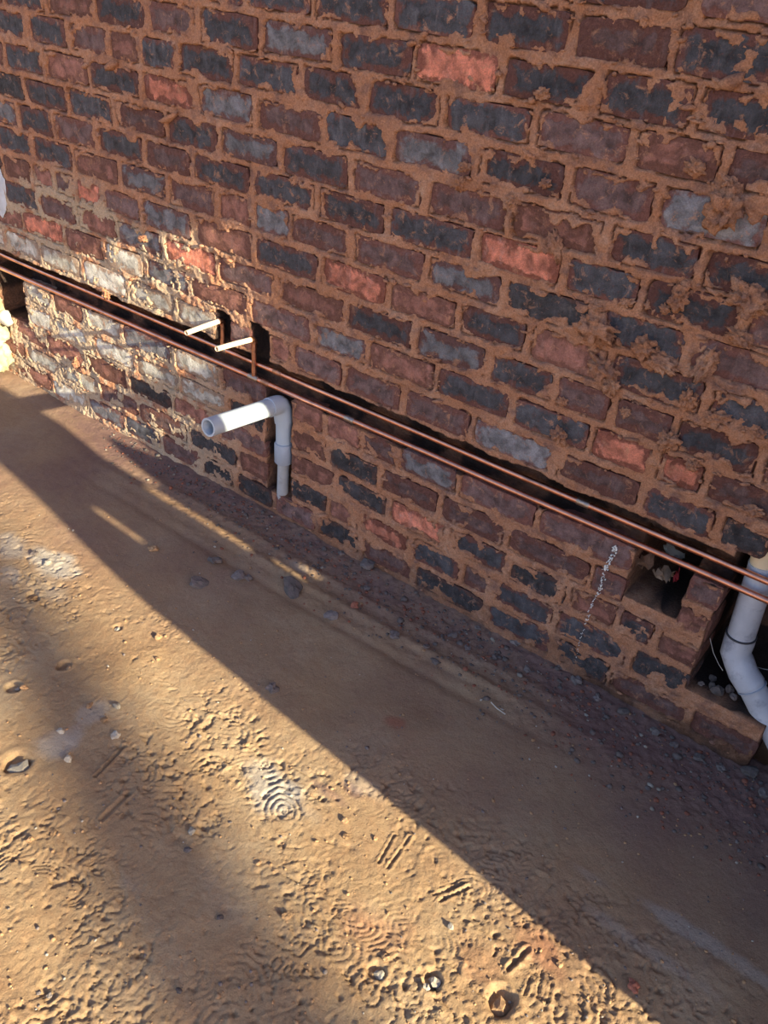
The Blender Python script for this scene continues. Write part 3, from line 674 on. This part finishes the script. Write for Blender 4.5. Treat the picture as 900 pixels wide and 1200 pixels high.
ranks = ['topmost', 'second down', 'third down', 'fourth down', 'fifth down', 'sixth down', 'seventh down', 'eighth down', 'ninth down', 'tenth down', 'eleventh down', 'lowest']
by_label = {}
for o in COL.objects:
    if o.get('label') in used_labels: by_label.setdefault(o['label'], []).append(o)
for t, os_ in by_label.items():
    if len(os_) > 1:
        for k, o in enumerate(sorted(os_, key=lambda q: proj(q.location.x / S, q.location.y / S, q.location.z / S)[1])): o['label'] = t + ', ' + ranks[min(k, 11)]
# grey and pale rubble in the recess behind the drain pipe
RUB = ['leftmost grey rubble stone', 'second grey rubble stone from the left', 'third grey rubble stone from the left', 'middle grey rubble stone', 'third grey rubble stone from the right', 'second grey rubble stone from the right', 'rightmost grey rubble stone']
for k, (px, py, r_) in enumerate([(820, 805, 4), (828, 808, 5), (836, 798, 5), (843, 803, 8), (851, 815, 6), (861, 812, 5), (871, 822, 5)]):
    x, y, z = unproj((px, py), .018); me = random.choice(shapes['d'])
    o = bpy.data.objects.new('rubble_stone', me); COL.objects.link(o); r_ = r_ / F_PX * 1.1 * S
    o.location = U(x, (.018, .040, .024, .016, .034, .022, .045)[k], .088) + Vector((0, 0, r_ * .6)); o.scale = (r_, r_ * .9, r_ * .8); o.rotation_euler = (k, k * 2, k * 3)
    tag(o, RUB[k] + ' on the drain pipe ledge', 'stone', 'rubble on the ledge behind the drain pipe')
# twig
x, y, _ = unproj_g((582, 832)); x2, y2, _ = unproj_g((575, 825)); x3, y3, _ = unproj_g((592, 838))
o = tube('twig', [U(x2, y2, gh(x2, y2) / S + .003), U(x, y, gh(x, y) / S + .004), U(x3, y3, gh(x3, y3) / S + .002)], .0016, plain('pale_twig', (.5, .45, .38)), None, 6)
tag(o, 'thin pale twig lying on the shaded ground right of the middle', 'twig')

# ------------------------------------------------------------------ copper pipes
RC = .0047 * S
def line(a, b, n=14, sag=0.0):
    a, b = Vector(a), Vector(b); return [a.lerp(b, i / n) + Vector((0, math.sin(i * 1.7) * .0006, math.sin(i * 2.3) * .0006 - sag)) for i in range(n + 1)]
def copper_run(zl, zr, y, sx, sz, ytip, ztip, sleeves, label, elabel):
    t = empty('copper_pipe', U(-.9, y, (zl + zr) / 2)); tag(t, label, 'pipe')
    x0, x1 = -2.0, .14
    zz = lambda x: zl + (zr - zl) * (x + 1.82) / 1.74
    attach(tube('pipe', line(U(x0, y, zz(x0)), U(x1, y, zz(x1))), RC, COPPER, None, 20), t)
    # tee, upright riser, elbow and the stub sticking out of the wall
    attach(tube('tee', [U(sx - .012, y, zz(sx)), U(sx + .012, y, zz(sx))], RC * 1.28, SOLDER, None, 18), t)
    attach(tube('riser', [U(sx, y, zz(sx)), U(sx, y + .002, sz - .006)], RC * .95, RISER, None, 16), t)
    attach(tube('elbow', bend(U(sx, y + .002, sz - .014), U(sx, y + .002, sz), U(sx, y - .02, sz), .009 * S), RC * 1.25, RISER, None, 16), t)
    st = attach(tube('stub', [U(sx, y - .004, sz), U(sx, (y + ytip) / 2, (sz + ztip) / 2), U(sx + .001, ytip, ztip)], RC * 1.0, STUB, None, 16, inner=RC * .8, radii=[1, 1, .96]), t)
    st['label'] = 'sunlit pale stub end'
    for s_ in sleeves:
        attach(tube('sleeve', [U(s_ - .010, y, zz(s_ - .010)), U(s_ - .009, y, zz(s_)), U(s_ + .009, y, zz(s_)), U(s_ + .010, y, zz(s_ + .010))], RC * 1.22, SOLDER if s_ > -.85 else RISER, None, 18, radii=[.9, 1, 1, .9]), t)
    return t
copper_run(.3083, .3048, .010, -1.095, .363, -.075, .363, [-.955, -.352], 'upper of the two long copper pipes in the chase, rear stub rising from it', '')
copper_run(.2785, .2822, .003, -1.008, .356, -.085, .364, [-.978, -.782], 'lower of the two long copper pipes, with the front stub and a solder sleeve', '')

# ------------------------------------------------------------------ grey waste pipe with the sunlit end
wp = empty('waste_pipe', U(-.941, .0, .05)); tag(wp, 'pale grey plastic waste pipe elbow with an open sunlit end jutting from the wall', 'pipe')
RP = .0160 * S; ex, ey, ez = -.941, .006, .252
tip_ = U(-.941, -.172, .2725); el = U(ex, ey, ez)
dirp = (tip_ - el).normalized()
attach(tube('open_pipe', [el + dirp * .030, el.lerp(tip_, .5), tip_], RP, PVC, None, 32, inner=RP * .80), wp)
attach(tube('elbow', [el + dirp * .060] + bend(el + dirp * .06, el, U(ex + .004, ey + .002, .20), .030) + [U(ex + .003, ey + .002, .215)], RP * 1.10, PVC, None, 32), wp)
attach(tube('upright_pipe', [U(ex + .003, ey + .002, .225), U(ex + .003, ey + .002, .15)], RP * .96, PVC, None, 28), wp)
attach(tube('coupling', [U(-.937, .006, .172), U(-.937, .006, .170), U(-.937, .006, .132), U(-.937, .006, .130)], RP * 1.10, PVC_C, None, 28, radii=[.92, 1, 1, .92]), wp)['label'] = 'blue-grey coupling'
attach(tube('lower_pipe', [U(-.939, .008, .14), U(-.944, .010, .045)], RP * .70, PVC_D, None, 20), wp)['label'] = 'dirty narrower lower pipe'

# ------------------------------------------------------------------ white drain pipe at the right edge
def up(px, y): 
    a = unproj(px, y); return U(*a)
dp = empty('drain_pipe', U(-.06, .035, .0)); tag(dp, 'scuffed white plastic drain pipe with an angled bend at the right edge', 'pipe')
RD = .0188 * S
pA = up((912, 585), .035); pB = up((893, 668), .035); pC = up((866, 752), .035); pD = up((866, 775), .030); pE = up((880, 803), .026); pF = up((925, 893), .020)
attach(tube('sunlit_pipe', [pA, pB.lerp(pA, .0)], RD * .92, PVC_Y, None, 32), dp)['label'] = 'upper pipe with sunlight in its colour'
attach(tube('upright_pipe', [pB.lerp(pA, .10), pB, pC], RD, PVC_W, None, 32), dp)
attach(tube('bend', [pC.lerp(pB, .10), pC, up((862, 764), .033), pD, up((871, 789), .028), pE], RD * 1.10, PVC_W, None, 32), dp)
attach(tube('lower_pipe', [pE.lerp(pF, -.02), pE.lerp(pF, .5), pF], RD, PVC_W, None, 32), dp)
for a, b in ((pC, pB), (pE, pF)):
    c0 = a.lerp(b, .10 if b is pB else .02); attach(tube('joint_ring', [c0, a.lerp(b, .118 if b is pB else .032)], RD * 1.115, PEN if b is pB else PVC_C, None, 32), dp)
# thin wires in the recess
WIRE = plain('grey_wire', (.42, .40, .38), .5)
tag(tube('loose_wire', [up((832, 748), .0), up((836, 765), .0), up((842, 778), .0), up((847, 786), .0)], .0007, WIRE, None, 6), 'short curved grey wire hanging in the recess beside the drain pipe', 'wire')
tag(tube('taut_wire', [up((884, 781), .05), up((895, 784), .05), up((915, 787), .05)], .0008, WIRE, None, 6), 'straight pale wire behind the bend of the drain pipe', 'wire')

# ------------------------------------------------------------------ rubbish in the knocked-out hole
def crumple(seed, n, sx, sy, sz):
    r = random.Random(seed); bm = bmesh.new(); g_ = [[None] * n for _ in range(n)]
    for i in range(n):
        for j in range(n):
            u, v = i / (n - 1) - .5, j / (n - 1) - .5
            g_[i][j] = bm.verts.new((u * sx + r.gauss(0, sx * .07), r.gauss(0, 1) * sy * .5 + (u * u + v * v) * sy * 2, v * sz + r.gauss(0, sz * .07)))
    for i in range(n - 1):
        for j in range(n - 1):
            a, b, c_, d = g_[i][j], g_[i + 1][j], g_[i + 1][j + 1], g_[i][j + 1]
            bm.faces.new([a, b, c_]); bm.faces.new([a, c_, d])
    bmesh.ops.solidify(bm, geom=bm.faces[:], thickness=.0006)
    return bm
def crump(name, px, y, size, seed, mat, label, cat, n=7, rot=0):
    o = from_bm(name, crumple(seed, n, size[0], size[1], size[2]), mat, None, False); o.location = up(px, y); o.rotation_euler = (.3, rot, .5)
    return tag(o, label, cat)
crump('crumpled_paper', (778, 678), .016, (.045, .022, .034), 4, plain('cream_paper', (.40, .28, .20), .8), 'crumpled cream paper stuffed in the knocked-out hole', 'paper', 7, .3)
crump('brown_paper', (756, 664), .012, (.040, .022, .036), 8, plain('brown_paper', (.30, .17, .11), .8), 'crumpled brown paper at the left of the knocked-out hole', 'paper', 7, -.2)
crump('plastic_scrap', (790, 650), .010, (.050, .016, .014), 9, plain('clear_scrap', (.26, .25, .22), .4), 'pale plastic scrap wedged under the lower copper pipe', 'plastic', 6, .4)
crump('red_rag', (793, 678), .006, (.010, .012, .036), 6, plain('red_rag', (.28, .02, .035), .7), 'crimson rag hanging at the right of the crumpled paper', 'rag', 5, -.1)

# ------------------------------------------------------------------ lumpy heap of pale plaster at the left edge
YEL = plain('cream_plaster', (.40, .345, .21), .9, .2, 0, .18, 12, .004, (.42, .38, .33), 14, .5)
pp = empty('plaster_pier', U(-1.86, -.02, 0)); tag(pp, 'lumpy cream plaster pier with broken chunks at the left edge of the wall', 'pier')
for k, (x, y, z, a, b, c_) in enumerate([(-1.868, -.02, .245, .052, .035, .035), (-1.862, -.02, .175, .055, .032, .045), (-1.864, -.022, .115, .055, .035, .040), (-1.868, -.02, .055, .052, .036, .042), (-1.90, -.01, .28, .05, .03, .03)]):
    me = blob_mesh(500 + k, 4, .30, 3); o = link('lump', me, YEL); o.location = U(x, y, z); o.scale = (a * S, b * S, c_ * S); attach(o, pp)
me = blob_mesh(520, 2, .45, 2); o = link('broken_chunk', me, plain('white_chunk', (.66, .62, .55), .9)); o.location = U(-1.800, -.012, .165); o.scale = (.022 * S, .014 * S, .018 * S); attach(o, pp); o['label'] = 'whitish broken chunk'

# ------------------------------------------------------------------ unseen casters added outside the frame to shape the light
X0 = 0.45
def screen_pt(y, z): return (y - X0 * .11765, z + X0 * .36353)       # profile coordinates at x = 0 slid along the sunbeam to x = X0
O1 = [(-.285,.94),(-.212,.945),(-.18,.932),(-.160,.945),(-.138,.935),(-.125,.93),(-.121,.86),(-.116,.80),(-.116,.74),(-.126,.68),(-.155,.650),(-.164,.63),(-.160,.60),(-.140,.56),(-.141,.535),(-.150,.52),
      (-.163,.50),(-.162,.468),(-.185,.500),(-.200,.528),(-.213,.50),(-.222,.442),(-.236,.440),(-.252,.50),(-.246,.558),(-.258,.634),(-.268,.66),(-.285,.70)]
O2 = [(-.255,.442),(-.240,.442),(-.215,.336),(-.226,.334)]
O3 = [(-.212,.312),(-.205,.312),(-.199,.285),(-.206,.285)]
O4 = [(-.183,.295),(-.174,.295),(-.174,.277),(-.183,.277)]
O5 = [(-.369,.445),(-.360,.445),(-.350,.39),(-.357,.39)]
OUT = [(.11,-.60),(-.417,-.60),(-.417,0),(-.424,.10),(-.432,.17),(-.438,.24),(-.447,.34),(-.440,.42),(-.430,.50),(-.428,.60),(-.432,1.1),(-.432,1.9),(.11,1.9)]  # outline of the added screen, drawn to throw the large shadow edge
WR = plain('shadow_screen_mat', (.42, .30, .22), .95, .2)
from mathutils.geometry import delaunay_2d_cdt
loops = [OUT, O1, O2, O3, O4, O5]; vv = []; ee = []; 
for L in loops:
    n0 = len(vv); vv += [Vector(screen_pt(*p)) for p in L]; ee += [(n0 + i, n0 + (i + 1) % len(L)) for i in range(len(L))]
res = delaunay_2d_cdt(vv, ee, [], 0, 1e-6)
def inside(p, poly):
    c_ = False
    for i in range(len(poly)):
        a, b = poly[i], poly[i - 1]
        if (a[1] > p[1]) != (b[1] > p[1]) and p[0] < (b[0] - a[0]) * (p[1] - a[1]) / (b[1] - a[1]) + a[0]: c_ = not c_
    return c_
polys = [[screen_pt(*p) for p in L] for L in loops]
bm = bmesh.new(); bv = [bm.verts.new((X0 * S, v.x * S, v.y * S)) for v in res[0]]
for f in res[2]:
    c_ = sum((res[0][i] for i in f), Vector((0, 0))) / len(f)
    if inside(c_, polys[0]) and not any(inside(c_, q) for q in polys[1:]): bm.faces.new([bv[i] for i in f])
bmesh.ops.solidify(bm, geom=bm.faces[:], thickness=.02)
o = from_bm('shadow_screen', bm, WR, None, False); tag(o, 'unseen return wall added beyond the right edge, pierced to shape the sunlight', kind='structure')
# unseen leaning pole added far off towards the sun for a soft shadow band
XP = 12.0
def pole_pt(y, x): return U(XP, y - (XP - x) * .11765, (XP - x) * .36353)
a, b = pole_pt(-.60 + .11765 * 1.15, -1.15), pole_pt(-.735 + .11765 * .35, -.35)
top = a + (a - b) * .35; d_ = (a - b).normalized(); foot = b - d_ * (b.z / d_.z)
tag(tube('shadow_pole', [foot, b, a, top], .10 * S, plain('shadow_pole_mat', (.25, .18, .12), .9), None, 16, radii=[1.15, 1.0, .55, .2]), 'unseen leaning pole added far beyond the right edge to cast a soft shadow', 'pole')
